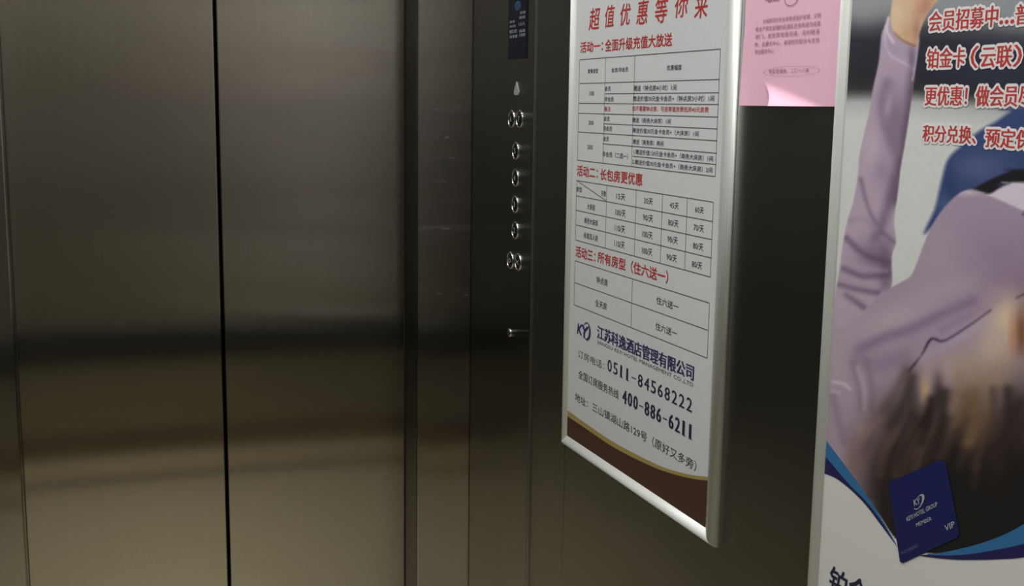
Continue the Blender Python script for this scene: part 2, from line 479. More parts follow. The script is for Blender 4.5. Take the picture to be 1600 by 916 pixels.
# ------------------------------------------------------------------ first poster: price list
P1L = on_wall(881.5, 345, XR-FD)[0]
P1R = on_wall(1141, 430, XR)[0]
P1B = (on_wall(875, 693, XR-0.011)[1]+on_wall(1119, 864, XR-0.011)[1])/2
P1T = P1B+0.92
p1 = thing('framed_poster', (XR, (P1L+P1R)/2, P1B),
           'white framed price list poster with red headings and tables, left of the pink notice', 'poster')
L1 = p1.location
frame(P1L, P1R, P1B, P1T, p1, L1)
box_obj('poster_sheet', (XPAP, XR-0.0005, P1R+0.012, P1L-0.012, P1B+0.012, P1T-0.012), M_paper, p1, L1)
XI = XPAP-0.00025
def Pz(p, X=XI): return on_wall(p[0], p[1], X)

ink = Ink(XI)                          # red words
for ch, cx, cy_, w, h in (('超', 929, 29.5, 15.5, 34), ('值', 952.5, 25.5, 14.5, 34), ('优', 977, 22.5, 15.5, 34), ('惠', 1004, 19, 16.5, 37),
                         ('等', 1033, 16.5, 19, 38), ('你', 1064.5, 10, 20, 34), ('来', 1096, 10, 20, 36)):
    ink.word(ch, cx, cy_, w, h, bold=0.012, shear=-0.14)
ink.build('title_lettering', M_red, p1, L1)
ink = Ink(XI)
ink.line('活动一：', 906.6, 83, 67, 942, 79.5, 61.5, bold=0.022)
ink.line('全面升级充值大放送', 945.5, 80, 61.5, 1050, 72, 51.5, bold=0.022)
ink.build('heading_lettering', M_red, p1, L1); ink = Ink(XI)
ink.line('活动二：', 901.5, 274, 258, 934, 279.5, 262.5, bold=0.022)
ink.line('长包房更优惠', 938, 280, 264, 1003.5, 291.5, 271, bold=0.022)
ink.build('heading_lettering', M_red, p1, L1); ink = Ink(XI)
ink.line('活动三：', 899.5, 401, 384, 930, 410, 392, bold=0.022)
ink.line('所有房型（住六送一）', 934, 411, 394, 1044, 443, 422, bold=0.022)
ink.build('heading_lettering', M_red, p1, L1)

rl = Ink(XI)                           # table rules
LWD = 0.0011
def hrule(xa, ya, xb, yb):
    a, b_ = Pz((xa, ya)), Pz((xb, yb)); z = (a[1]+b_[1])/2
    rl.stroke((a[0], z), (b_[0], z), LWD); return z
def vrule(xa, ya, xb, yb, z0=None, z1=None):
    a, b_ = Pz((xa, ya)), Pz((xb, yb)); y = (a[0]+b_[0])/2
    rl.stroke((y, z0 if z0 is not None else a[1]), (y, z1 if z1 is not None else b_[1]), LWD)
zt = hrule(905.6, 93, 1126, 77); z1_ = hrule(905.4, 129.5, 1124, 125.3); hrule(945.7, 145.6, 1123.4, 146)
hrule(904.2, 161.6, 1123, 163); hrule(904, 176.7, 1122, 183.3); hrule(943, 193.7, 1121, 201)
hrule(903.2, 206.1, 1120.5, 220.2); hrule(941.5, 224.8, 1120, 239.3); hrule(988.5, 244.5, 1119, 256.5)
zb_ = hrule(902, 250.7, 1117, 275.2)
vrule(905.6, 93, 902, 250.7, zt, zb_); vrule(1126, 77, 1117, 275, zt, zb_)
vrule(947.5, 95, 940.5, 255, zt, zb_); vrule(992, 92, 986.5, 262, zt, zb_)
rl.build('table_rules', M_grey, p1, L1); rl = Ink(XI)
zt = hrule(900.6, 282.3, 1114.2, 315.5); hrule(899.7, 306.3, 1113.5, 345.7); hrule(899.5, 329.7, 1112.4, 373); hrule(899.5, 352.2, 1112, 402.2)
zb_ = hrule(899.5, 375.6, 1110.2, 432.4)
vrule(900.6, 282, 899.5, 375, zt, zb_); vrule(1114.2, 315, 1110.2, 432, zt, zb_)
for a in ((947.5, 291.5, 946.2, 387.6), (995, 299, 990, 400.7), (1035, 304.6, 1031.6, 411.6), (1073.8, 310, 1069.8, 421.4)): vrule(*a, zt, zb_)
rl.stroke(Pz((902.5, 283)), Pz((946.8, 313.5)), LWD)
rl.build('table_rules', M_grey, p1, L1); rl = Ink(XI)
zt = hrule(898.5, 408.5, 1108.7, 472.4); hrule(898, 442.5, 1105.8, 515); zb_ = hrule(896.5, 476.7, 1104.8, 558.8)
vrule(898.5, 408.5, 896.5, 476.7, zt, zb_); vrule(1108.7, 472, 1104.8, 558.8, zt, zb_); vrule(987.3, 437, 986.8, 511.7, zt, zb_)
rl.build('table_rules', M_grey, p1, L1)

ink = Ink(XI)
B = dict(bold=0.008)
ink.word('套餐类型', 926.5, 111, 16, 7, **B); ink.word('会员/非会员', 968.5, 109, 26, 7.5, **B); ink.word('优惠幅度', 1053.5, 105.5, 23, 8.5, **B)
for s, cx, cy_, w in (('100', 924.5, 146, 7), ('300', 923.5, 192, 8), ('500', 922, 230, 8)): ink.word(s, cx, cy_, w, 7, **B)
ink.word('会员', 949.7, 138.5, 9, 7.5, **B); ink.word('非会员', 951.8, 155, 14, 7.5, **B)
ink.word('会员', 948, 185.5, 9, 7.5, **B); ink.word('非会员', 949.5, 201, 13.5, 8, **B)
ink.word('会员', 947, 217, 8.5, 8, **B); ink.line('非会员（二选一）', 941.5, 243, 235, 981, 250.5, 241.5, **B)
ink.line('赠送（钟点房4小时）1间', 990, 142, 133, 1057, 142, 132.5, **B)
ink.line('赠送价值30元金卡会员+（钟点房3小时）1间', 989, 158, 149.5, 1116, 159, 149.5, **B)
ink.line('赠送（商务大床房）1间', 988, 191.5, 183.5, 1048, 194, 185.5, **B)
ink.line('赠送价值30元金卡会员+（大床房）1间', 988.5, 207.5, 199.5, 1091.5, 213.5, 205, **B)
ink.line('赠送（商务房）两间', 989, 225.5, 217.5, 1036.5, 228.5, 220, **B)
ink.line('1.赠送价值120元金卡会员+（商务大床房）1间', 990, 241, 233, 1114, 252.5, 243.5, **B)
ink.line('2.赠送价值30元金卡会员+（商务大床房）2间', 988, 257.5, 249.5, 1113, 269.5, 260.5, **B)
ink.build('table_lettering', M_ink, p1, L1); ink = Ink(XI)
ink.word('房型', 905, 296, 8.5, 8, **B); ink.word('天数', 943, 302.5, 8, 9, **B)
for s, cx, cy_ in (('15天', 970, 307.5), ('30天', 1013, 314.5), ('45天', 1053.5, 321.5), ('60天', 1092.8, 328.5)): ink.word(s, cx, cy_, 14, 10, **B)
rows = (('大床房', 923.5, 323.5, 12, ('100/天', 969.4, 333), ('90/天', 1012.5, 340.8), ('80/天', 1052, 348.8), ('70/天', 1091.7, 356.6)),
        ('商务大床房', 923.5, 346.5, 21, ('110/天', 968.5, 357.5), ('100/天', 1011.5, 367), ('90/天', 1051, 375), ('80/天', 1090.7, 385.3)),
        ('标准双人房', 923, 370, 22, ('110/天', 968, 382), ('100/天', 1011, 393), ('90/天', 1049.5, 403), ('80/天', 1089, 414.2)))
for nm, cx, cy_, w, *cells in rows:
    ink.word(nm, cx, cy_, w, 9.5, **B)
    for s, px, py in cells: ink.word(s, px, py, 16, 11, **B)
ink.build('table_lettering', M_ink, p1, L1); ink = Ink(XI)
ink.word('钟点房', 940.7, 439.5, 17.5, 11, **B); ink.word('全天房', 939, 476, 18, 11, **B)
ink.word('住六送一', 1043, 474.5, 35, 12, **B); ink.word('住六送一', 1041, 515.5, 34, 12, **B)
ink.build('table_lettering', M_ink, p1, L1)
ink = Ink(XI)
ink.word('备注', 949, 170, 9.5, 7.5, bold=0.01)
ink.line('如不需要钟点房，可选等值房费抵用40元房费', 988, 173, 165, 1107, 177, 168, bold=0.01)
ink.build('remark_lettering', M_red, p1, L1)

# company block: round emblem, name, numbers, address
ink = Ink(XI)
lc = Pz((917, 518)); R0 = 0.0205
edge = lambda a, b_: abs(Pz((a, 518))[0]-Pz((b_, 518))[0])
ry = abs(Pz((917, 504))[1]-Pz((917, 532.5))[1])/2; rx = ry
N = 48
for i in range(N):                     # crescent ring, thick on its right, open on its upper left
    a0, a1 = (2*math.pi*i/N, 2*math.pi*(i+1)/N)
    def P(a, inner):
        th = (0.13+0.36*max(0, math.cos(a+0.2)))*rx if inner else 0
        return (lc[0]-(rx-th)*math.cos(a), lc[1]+(ry-th)*math.sin(a))
    if 2.45 < a0 < 3.3: continue
    ink.poly([P(a0, 0), P(a1, 0), P(a1, 1), P(a0, 1)])
ink.line('K', 902.5, 521, 505.5, 909.5, 525, 508, bold=0.045, shear=-0.2)
ink.line('Y', 908.5, 527, 508.5, 918.5, 529, 510, bold=0.045, shear=-0.2)
ink.build('emblem', M_navy, p1, L1)
ink = Ink(XI)
ink.line('江苏科逸酒店管理有限公司', 933.3, 530.5, 510.5, 1084, 593.7, 568.5, bold=0.014, dup=0.0008)
ink.build('company_lettering', M_navy, p1, L1)
ink = Ink(XI)
ink.line('JIANGSU KEYI HOTEL MANAGEMENT CO.,LTD', 933, 538.5, 532.3, 1083, 606.8, 597.5, bold=0.004)
ink.build('company_english_lettering', M_grey, p1, L1); ink = Ink(XI)
ink.line('订房电话：', 903, 558.5, 547.5, 944, 577.5, 564, bold=0.0)
ink.build('booking_lettering', M_grey, p1, L1)
ink = Ink(XI)
ink.digits('0511-84568222', 948, 578.5, 563.5, 1083, 646.5, 621, dup=0.0006)
ink.build('telephone_lettering', M_navy2, p1, L1); ink = Ink(XI)
ink.digits('400-886-6211', 971.6, 631.5, 612, 1084.5, 686.5, 661, dup=0.0013)
ink.build('telephone_lettering', M_navy2, p1, L1)
ink = Ink(XI)
ink.line('全国订房服务热线', 903.8, 591, 579, 966.5, 624, 608.5, bold=0.006)
ink.build('hotline_lettering', M_ink, p1, L1); ink = Ink(XI)
ink.line('地址：三山镇湖山路129号（原好又多旁）', 898.5, 627, 615.5, 1088, 737, 717.5, bold=0.003)
ink.build('address_lettering', M_ink, p1, L1)

up = [(878, 636), (886, 641), (916.8, 663), (953.7, 688), (993.4, 710), (1036, 730), (1075.7, 741.5), (1109.7, 745.5), (1122, 746)]
lo = [(878, 644), (886, 650), (916.8, 671), (953.7, 696), (993.4, 717.5), (1036, 736), (1075.7, 747), (1109.7, 752), (1122, 753)]
def smooth_curve(pts, n=6):
    P = [pts[0]]+list(pts)+[pts[-1]]; out = []
    for i in range(1, len(P)-2):
        p0, p1_, p2, p3 = map(np.array, (P[i-1], P[i], P[i+1], P[i+2]))
        for t in np.linspace(0, 1, n, endpoint=False):
            out.append(tuple(0.5*((2*p1_)+(-p0+p2)*t+(2*p0-5*p1_+4*p2-p3)*t*t+(-p0+3*p1_-3*p2+p3)*t**3)))
    return out+[tuple(pts[-1])]
def band(ink, top, bot, X=XI, clampy=None, zfloor=None):
    for (a, b_), (c, d) in zip(zip(top[:-1], top[1:]), zip(bot[:-1], bot[1:])):
        q = [Pz(a, X), Pz(b_, X), Pz(d, X), Pz(c, X)]
        if clampy: q = [(min(max(y, clampy[0]), clampy[1]), z) for y, z in q]
        ink.poly(q)
cl1 = (P1R+0.014, P1L-0.014)
ink = Ink(XI); band(ink, smooth_curve(up), smooth_curve(lo), clampy=cl1); ink.build('gold_stripe', M_gold, p1, L1)
ink = Ink(XI); zf = P1B+0.013
for a, b_ in zip(smooth_curve(lo)[:-1], smooth_curve(lo)[1:]):
    q = [Pz(a), Pz(b_)]; q = [(min(max(y, cl1[0]), cl1[1]), z) for y, z in q]
    ink.poly([q[0], q[1], (q[1][0], zf), (q[0][0], zf)])
ink.build('brown_footer', M_brownink, p1, L1)

# ------------------------------------------------------------------ second poster: membership
P2L = on_wall(1282.5, 440, XR-FD)[0]
P2R, P2B, P2T = P2L-0.44, 0.83, 2.03
p2 = thing('framed_poster', (XR, (P2L+P2R)/2, P2B),
           'white framed membership poster with a figure in purple, right of the pink notice', 'poster')
L2 = p2.location
frame(P2L, P2R, P2B, P2T, p2, L2)

# the printed photograph: colours of the print itself, one per vertex of a fine sheet
def project(y, z, X):
    dx, dy, dz = X, y, z-CAM_H
    w_ = dx*FWD.x+dy*FWD.y+dz*FWD.z
    return 800+F_PX*(dx*RGT.x+dy*RGT.y+dz*RGT.z)/w_, 458-F_PX*(dx*UPV.x+dy*UPV.y+dz*UPV.z)/w_
STEP = 0.0016
ys = np.arange(P2L-0.012, P2R+0.012-1e-6, -STEP); zs = np.arange(P2B+0.012, P2T-0.012+1e-6, STEP)
GY, GZ = np.meshgrid(ys, zs)
PX, PY = project(GY, GZ, XPAP)
IMG = np.zeros(PX.shape+(3,))
def sdf(poly):
    p = np.array(poly, float); q = np.roll(p, -1, 0)
    d2 = np.full(PX.shape, 1e9); ins = np.zeros(PX.shape, bool)
    for (ax, ay), (bx, by) in zip(p, q):
        ex, ey = bx-ax, by-ay
        t = np.clip(((PX-ax)*ex+(PY-ay)*ey)/(ex*ex+ey*ey+1e-9), 0, 1)
        d2 = np.minimum(d2, (PX-ax-t*ex)**2+(PY-ay-t*ey)**2)
        if ey: ins ^= ((ay > PY) != (by > PY)) & (PX < ex*(PY-ay)/ey+ax)
    return np.where(ins, -1, 1)*np.sqrt(d2)
def put(mask, col):
    global IMG
    c = np.array(col, float) if np.ndim(col) == 1 else col
    IMG = IMG*(1-mask[..., None])+c*mask[..., None]
def fill(poly, col, soft=1.5, curve=True):
    if curve: poly = smooth_curve(list(poly)+[poly[0]], 5)[:-1]
    mk = np.clip(0.5-sdf(poly)/(2*soft), 0, 1); put(mk, col); return mk
def blob(cx, cy_, rx_, ry_, col, amt=1.0, ang=0.0, clip=None):
    c, s = math.cos(ang), math.sin(ang)
    u_ = ((PX-cx)*c+(PY-cy_)*s)/rx_; v_ = (-(PX-cx)*s+(PY-cy_)*c)/ry_
    mk = amt*np.exp(-(u_*u_+v_*v_))
    if clip is not None: mk = mk*clip
    put(mk, col)
def fold(pts, w, col, amt=0.7, clip=None):
    p = smooth_curve(pts, 5); d = np.full(PX.shape, 1e9)
    for (ax, ay), (bx, by) in zip(p[:-1], p[1:]):
        ex, ey = bx-ax, by-ay
        t = np.clip(((PX-ax)*ex+(PY-ay)*ey)/(ex*ex+ey*ey+1e-9), 0, 1)
        d = np.minimum(d, np.hypot(PX-ax-t*ex, PY-ay-t*ey))
    mk = amt*np.exp(-(d/w)**2)
    if clip is not None: mk = mk*clip
    put(mk, col)
# backdrop: grey top, dark band, pale floor
yy = PY - 0.10*np.maximum(PX-1430, 0) + 0.0*PX
stops = [(-400, (150, 152, 156)), (5, (128, 131, 136)), (22, (112, 115, 120)), (42, (62, 64, 72)), (62, (40, 41, 50)), (120, (36, 37, 42)), (138, (44, 44, 46)), (146, (80, 80, 80)), (160, (160, 161, 162)), (190, (184, 184, 182)), (1200, (184, 184, 178))]
for k in range(3):
    IMG[..., k] = np.interp(yy, [s[0] for s in stops], [s[1][k] for s in stops])
blob(1350, 20, 30, 25, (140, 135, 140), 0.5)
blob(1480, 110, 40, 12, (38, 40, 66), 0.6); blob(1560, 110, 60, 30, (44, 48, 70), 0.6)
# blue trousers and dark waistband
bl = fill([(2050, 150), (1600, 168), (1578, 175), (1556, 190), (1530, 205), (1502, 228), (1482, 248), (1473, 275), (1466, 305), (1460, 328), (1444, 365), (1470, 345), (1520, 330), (1600, 340), (2050, 350)], (50, 62, 104), 3.5)
blob(1530, 262, 40, 22, (82, 88, 126), 0.7, clip=bl); blob(1485, 300, 10, 40, (36, 48, 84), 0.6, clip=bl); blob(1570, 210, 40, 16, (58, 66, 112), 0.6, clip=bl); blob(1478, 320, 12, 16, (70, 96, 130), 0.6, clip=bl)
fill([(1512, 302), (1530, 290), (1553, 278), (1580, 268), (1610, 264), (2050, 262), (2050, 300), (1600, 288), (1570, 294), (1550, 305)], (24, 24, 29), 2)
fill([(1528, 300), (1546, 303), (1562, 294), (1580, 287), (1605, 285), (2050, 284), (2050, 380), (1600, 330), (1560, 316)], (190, 178, 190), 2)
# the back of the purple top
body = [(2050, 400), (1640, 345), (1600, 330), (1572, 317), (1548, 307), (1530, 299), (1512, 297), (1494, 306), (1474, 326), (1458, 350), (1446, 376), (1434, 408), (1424, 430), (1408, 441), (1391, 450), (1372, 461), (1352, 483), (1330, 500), (1290, 512), (1270, 560), (1268, 760), (1420, 780), (2050, 760)]
bd = fill(body, (146, 128, 145), 1.6)
blob(1560, 400, 90, 60, (132, 113, 132), 0.8, clip=bd); blob(1470, 400, 40, 60, (152, 135, 150), 0.7, clip=bd); blob(1510, 300, 26, 6, (182, 170, 178), 0.8, clip=bd)
blob(1390, 500, 70, 22, (162, 146, 158), 0.9, ang=-0.35, clip=bd); blob(1480, 450, 60, 16, (156, 140, 152), 0.6, ang=-0.3, clip=bd)
blob(1590, 440, 40, 30, (122, 102, 124), 0.7, clip=bd); blob(1300, 560, 40, 60, (158, 142, 152), 0.8, clip=bd); blob(1350, 600, 30, 60, (150, 132, 146), 0.7, clip=bd)
fold([(1345, 545), (1380, 528), (1420, 515), (1470, 492), (1520, 470)], 9, (118, 98, 122), 0.75, clip=bd)
fold([(1340, 560), (1370, 570), (1410, 560)], 14, (124, 106, 126), 0.6, clip=bd)
fold([(1600, 455), (1560, 470), (1520, 490), (1470, 515)], 6, (128, 108, 130), 0.5, clip=bd)
fold([(1548, 485), (1510, 512), (1475, 533), (1455, 530), (1440, 555), (1420, 580)], 2.2, (52, 38, 58), 0.95, clip=bd)
fold([(1440, 560), (1480, 540), (1540, 500)], 9, (160, 146, 168), 0.6, clip=bd)
fold([(1600, 460), (1588, 466)], 2, (56, 42, 60), 0.9, clip=bd)
for a in ((1333, 570, 1345, 640), (1355, 565, 1362, 640)): fold([(a[0], a[1]), ((a[0]+a[2])/2+3, (a[1]+a[3])/2), (a[2], a[3])], 6, (120, 104, 118), 0.6, clip=bd)
fold([(1302, 597), (1318, 600), (1328, 608)], 3, (186, 174, 182), 0.7, clip=bd); fold([(1300, 612), (1312, 614)], 3, (180, 168, 176), 0.6, clip=bd)
fold([(1302, 620), (1310, 655), (1320, 690)], 7, (118, 102, 116), 0.5, clip=bd); fold([(1340, 575), (1350, 610), (1350, 640)], 4, (170, 152, 168), 0.5, clip=bd)
# the raised sleeve
arm = [(1389, 23), (1381, 44), (1377, 56), (1373, 96), (1364, 138), (1360, 166), (1352, 202), (1343, 242), (1341, 268), (1334, 312), (1324, 346), (1317, 382), (1312, 420), (1304, 466), (1297, 512), (1330, 503), (1352, 484), (1374, 460), (1393, 447), (1393, 402), (1400, 378), (1397, 345), (1402, 305), (1407, 262), (1413, 228), (1419, 190), (1425, 148), (1430, 110), (1436, 62), (1430, 58), (1400, 50)]
am = fill(arm, (158, 140, 156), 1.5)
fold([(1432, 120), (1424, 165), (1415, 215), (1408, 262), (1400, 310)], 13, (86, 70, 88), 0.95, clip=am)
fold([(1386, 130), (1378, 165), (1385, 200), (1400, 235)], 10, (122, 104, 124), 0.8, clip=am)
blob(1398, 185, 16, 45, (112, 94, 116), 0.8, clip=am); blob(1388, 165, 6, 18, (156, 140, 158), 0.7, ang=0.2, clip=am)
blob(1362, 235, 13, 32, (170, 153, 166), 0.8, clip=am); blob(1378, 268, 14, 22, (132, 114, 134), 0.7, clip=am)
fold([(1398, 280), (1390, 315), (1378, 350), (1368, 372)], 9, (104, 86, 106), 0.7, clip=am)
fold([(1345, 280), (1352, 310), (1362, 338), (1376, 360), (1396, 378)], 4, (100, 84, 102), 0.6, clip=am)
fold([(1330, 345), (1350, 342), (1370, 358)], 5, (140, 122, 138), 0.7, clip=am); blob(1345, 330, 12, 20, (158, 140, 156), 0.6, clip=am)
blob(1365, 400, 26, 26, (112, 94, 114), 0.85, clip=am); blob(1384, 420, 12, 40, (88, 72, 92), 0.8, clip=am)
for a in ((1322, 372, 1352, 398, 1390, 410), (1318, 420, 1350, 432, 1388, 428), (1312, 445, 1340, 452, 1372, 458), (1322, 462, 1338, 472, 1352, 482)):
    fold([(a[0], a[1]), (a[2], a[3]), (a[4], a[5])], 5.5, (84, 68, 88), 0.6, clip=am)
fold([(1312, 400), (1340, 416), (1385, 424)], 4, (150, 132, 148), 0.5, clip=am); fold([(1308, 432), (1335, 444), (1370, 446)], 4, (148, 130, 146), 0.5, clip=am)
blob(1312, 480, 16, 22, (160, 144, 156), 0.7, clip=am)
# cuff
fold([(1383, 40), (1384, 72), (1394, 88), (1412, 98), (1428, 108)], 2.0, (182, 168, 182), 0.8, clip=am)
blob(1405, 78, 22, 10, (150, 134, 158), 0.8, ang=0.4, clip=am); blob(1425, 92, 6, 24, (104, 88, 108), 0.8, clip=am); fold([(1436, 60), (1434, 85), (1426, 125)], 2, (176, 162, 176), 0.7, clip=am)
fold([(1388, 28), (1386, 48), (1396, 66)], 2.5, (196, 182, 194), 0.8)
# wrist
wr = fill([(1397, -40), (1394, 2), (1391, 28), (1395, 48), (1404, 60), (1418, 69), (1431, 72), (1435, 58), (1440, 42), (1448, 24), (1462, 4), (1500, -40)], (190, 160, 132), 1.5)
blob(1420, 52, 12, 12, (176, 140, 106), 0.8, clip=wr); blob(1446, 10, 14, 22, (160, 112, 96), 0.8, ang=0.4, clip=wr); blob(1432, 48, 7, 22, (150, 104, 92), 0.7, clip=wr); blob(1400, 20, 9, 22, (200, 176, 152), 0.7, clip=wr); fold([(1396, 52), (1410, 64), (1432, 73)], 2.5, (110, 72, 62), 0.8, clip=wr)
# soft brown hair
hair = np.clip(1/(1+np.exp(-((PY-650)-0.55*np.maximum(0, 1440-PX)+0.30*np.maximum(PX-1500, 0)*-0.4)/16)), 0, 1)
hair = hair*np.clip((PX-1318)/60, 0, 1)
put(hair, (38, 31, 29))
blob(1425, 625, 14, 45, (70, 60, 54), 0.85); blob(1400, 655, 34, 40, (54, 45, 41), 0.8); blob(1360, 690, 30, 36, (92, 76, 74), 0.75); blob(1345, 672, 9, 14, (150, 128, 122), 0.55)
blob(1572, 500, 26, 40, (196, 172, 148), 0.95, ang=0.15); blob(1556, 550, 34, 40, (182, 158, 142), 0.9); blob(1500, 575, 44, 26, (158, 136, 122), 0.9); blob(1470, 570, 16, 12, (160, 140, 148), 0.6)
blob(1596, 520, 11, 40, (112, 72, 50), 0.95); blob(1582, 530, 6, 40, (176, 118, 84), 0.6); blob(1530, 600, 30, 26, (142, 122, 104), 0.8); blob(1560, 590, 20, 30, (150, 124, 104), 0.7); blob(1590, 572, 24, 14, (150, 134, 132), 0.6)
blob(1446, 612, 8, 26, (176, 146, 112), 0.9); blob(1466, 620, 9, 34, (52, 42, 40), 0.85); blob(1448, 660, 24, 22, (54, 42, 38), 0.7)
blob(1520, 650, 26, 46, (112, 84, 60), 0.8, ang=0.2); blob(1500, 620, 24, 16, (98, 70, 52), 0.7); blob(1595, 650, 34, 60, (46, 36, 34), 0.9); blob(1600, 680, 20, 30, (64, 50, 44), 0.5)
blob(1570, 600, 18, 12, (150, 132, 112), 0.4)
lo_ = np.clip((PY-670)/70, 0, 1)*np.clip((PX-1362)/60, 0, 1)
put(0.92*lo_, (23, 21, 21)); blob(1520, 670, 26, 40, (74, 56, 42), 0.6); blob(1385, 740, 26, 40, (44, 34, 32), 0.6); blob(1560, 720, 20, 40, (52, 38, 36), 0.5); blob(1335, 722, 16, 26, (112, 88, 82), 0.7)
# strands of the hair
for i in range(34):
    f1, f2 = (math.sin(12.9898*i+4.1)*43758.5453) % 1, (math.sin(78.233*i+1.7)*12543.123) % 1
    x0 = 1372+232*f1; y0 = 640-0.35*(x0-1372)*0.5+60*f2; ln = 50+45*f2
    cc = ((104, 80, 62), (24, 20, 19), (78, 60, 50))[i % 3]
    fold([(x0, y0), (x0-10-14*f2, y0+0.5*ln), (x0-26-10*f1, y0+ln)], 4.5+4*f1, cc, 0.28)
for x0, y0, x1, y1, w, cc, am_ in ((1416, 578, 1372, 655, 9, (84, 70, 66), 0.6), (1425, 590, 1392, 668, 9, (52, 42, 40), 0.6), (1372, 655, 1335, 690, 9, (122, 102, 100), 0.55),
                                  (1455, 625, 1440, 690, 9, (30, 25, 24), 0.7), (1476, 615, 1462, 700, 10, (34, 28, 26), 0.7), (1522, 615, 1512, 690, 12, (118, 90, 66), 0.55),
                                  (1552, 610, 1546, 680, 9, (66, 52, 44), 0.6), (1575, 610, 1572, 690, 11, (40, 32, 30), 0.7), (1500, 585, 1488, 640, 9, (136, 114, 96), 0.5)):
    fold([(x0, y0), ((x0+x1)/2+4, (y0+y1)/2), (x1, y1)], w, cc, am_)
# outside the swoosh the sheet is plain white
# soft mottling of the halftone
ph = [(0.11, 0.07, 0.3), (0.05, -0.13, 1.7), (0.21, 0.16, 2.9), (-0.17, 0.23, 4.1), (0.31, -0.27, 0.9)]
mot = sum(np.sin(PX*a+PY*b_+c+1.5*np.sin(PX*0.023*k_+PY*0.031)) for k_, (a, b_, c) in enumerate(ph, 1))/5
IMG = np.clip(IMG*(1+0.012*mot[..., None]), 0, 255)
edge_lo = smooth_curve([(1200, 600), (1289, 690), (1324, 735), (1352, 774), (1376, 808), (1396, 838), (1420, 858), (1463, 866), (1486, 865), (1520, 858), (1561, 845), (1600, 826), (1690, 768), (1830, 668), (2050, 500)], 6)
ex_ = np.interp(PX, [p[0] for p in edge_lo], [p[1] for p in edge_lo])
WHITE = (186, 184, 180)
put(np.clip((PY-ex_)/2+0.5, 0, 1), WHITE)
nY, nZ = len(ys), len(zs)
v3 = np.stack([np.full(GY.size, XPAP-L2.x), GY.ravel()-L2.y, GZ.ravel()-L2.z], 1)
idx = np.arange(nY*nZ).reshape(nZ, nY)
qd = np.stack([idx[:-1, :-1], idx[:-1, 1:], idx[1:, 1:], idx[1:, :-1]], -1).reshape(-1, 4)
me = bpy.data.meshes.new('printed_picture')
me.vertices.add(len(v3)); me.vertices.foreach_set('co', v3.ravel())
me.loops.add(qd.size); me.loops.foreach_set('vertex_index', qd.ravel().astype(np.int32))
me.polygons.add(len(qd)); me.polygons.foreach_set('loop_start', np.arange(0, qd.size, 4, dtype=np.int32))
me.update(); me.validate()
rgb = IMG/255.0; rgb = np.where(rgb <= 0.04045, rgb/12.92, ((rgb+0.055)/1.055)**2.4)
PRINT_GAIN = 1.55                       # a 186 grey of the photograph is white paper
rgb = np.clip(rgb*PRINT_GAIN, 0, 0.86).reshape(-1, 3)
at = me.color_attributes.new('print', 'FLOAT_COLOR', 'POINT')
at.data.foreach_set('color', np.concatenate([rgb, np.ones((len(rgb), 1))], 1).ravel().astype(np.float32))
M_pic, nt, b = new_mat('printed_picture')
ca = nt.nodes.new('ShaderNodeVertexColor'); ca.layer_name = 'print'
nt.links.new(ca.outputs['Color'], b.inputs['Base Color']); b.inputs['Roughness'].default_value = 0.40
me.materials.append(M_pic)
pic = bpy.data.objects.new('printed_picture', me); COL.objects.link(pic); pic.parent = p2
pic['label'] = 'printed picture of a person in a purple top lying forward with one arm raised'
box_obj('backing_board', (XPAP+0.0006, XR-0.0005, P2R+0.012, P2L-0.012, P2B+0.012, P2T-0.012), M_paper2, p2, L2)

# blue swoosh
XS = XPAP-0.0003
ink = Ink(XS)
t1 = smooth_curve([(1270, 664), (1290.3, 688), (1324, 732.5), (1352, 771.5), (1374, 805), (1400, 850)])
t2 = smooth_curve([(1268, 693), (1289, 713), (1324, 754), (1352, 782.5), (1376, 813), (1400, 850.8)])
t3 = smooth_curve([(1268, 733), (1287.5, 740), (1305, 747), (1327, 763.5), (1352, 788.5), (1376, 820), (1403, 856)])
t3 = [t3[min(len(t3)-1, round(i*(len(t3)-1)/(len(t2)-1)))] for i in range(len(t2))]
c2 = (P2R+0.014, P2L-0.014)
band(ink, t1, t2, XS, c2)
s1 = smooth_curve([(1450, 865.5), (1463.6, 865), (1486, 861), (1519.5, 853), (1561, 839), (1600, 819), (1690, 762), (1830, 660)])
s2 = smooth_curve([(1450, 867), (1463.6, 868), (1491.5, 868), (1519.5, 865.5), (1547, 861), (1600, 850), (1690, 822), (1830, 770)])
s3 = smooth_curve([(1435.7, 868), (1452, 871), (1491.5, 874.7), (1533.5, 875), (1561, 874), (1600, 871), (1690, 856), (1830, 825)])
ink.build('light_blue_swoosh', M_lblue, p2, L2)
ink = Ink(XS); band(ink, s1, s2, XS, c2); ink.build('light_blue_swoosh', M_lblue, p2, L2)
ink = Ink(XS); band(ink, t2, t3, XS, c2); ink.build('navy_swoosh', M_dblue, p2, L2)
ink = Ink(XS); band(ink, s2, s3, XS, c2); ink.build('navy_swoosh', M_dblue, p2, L2)

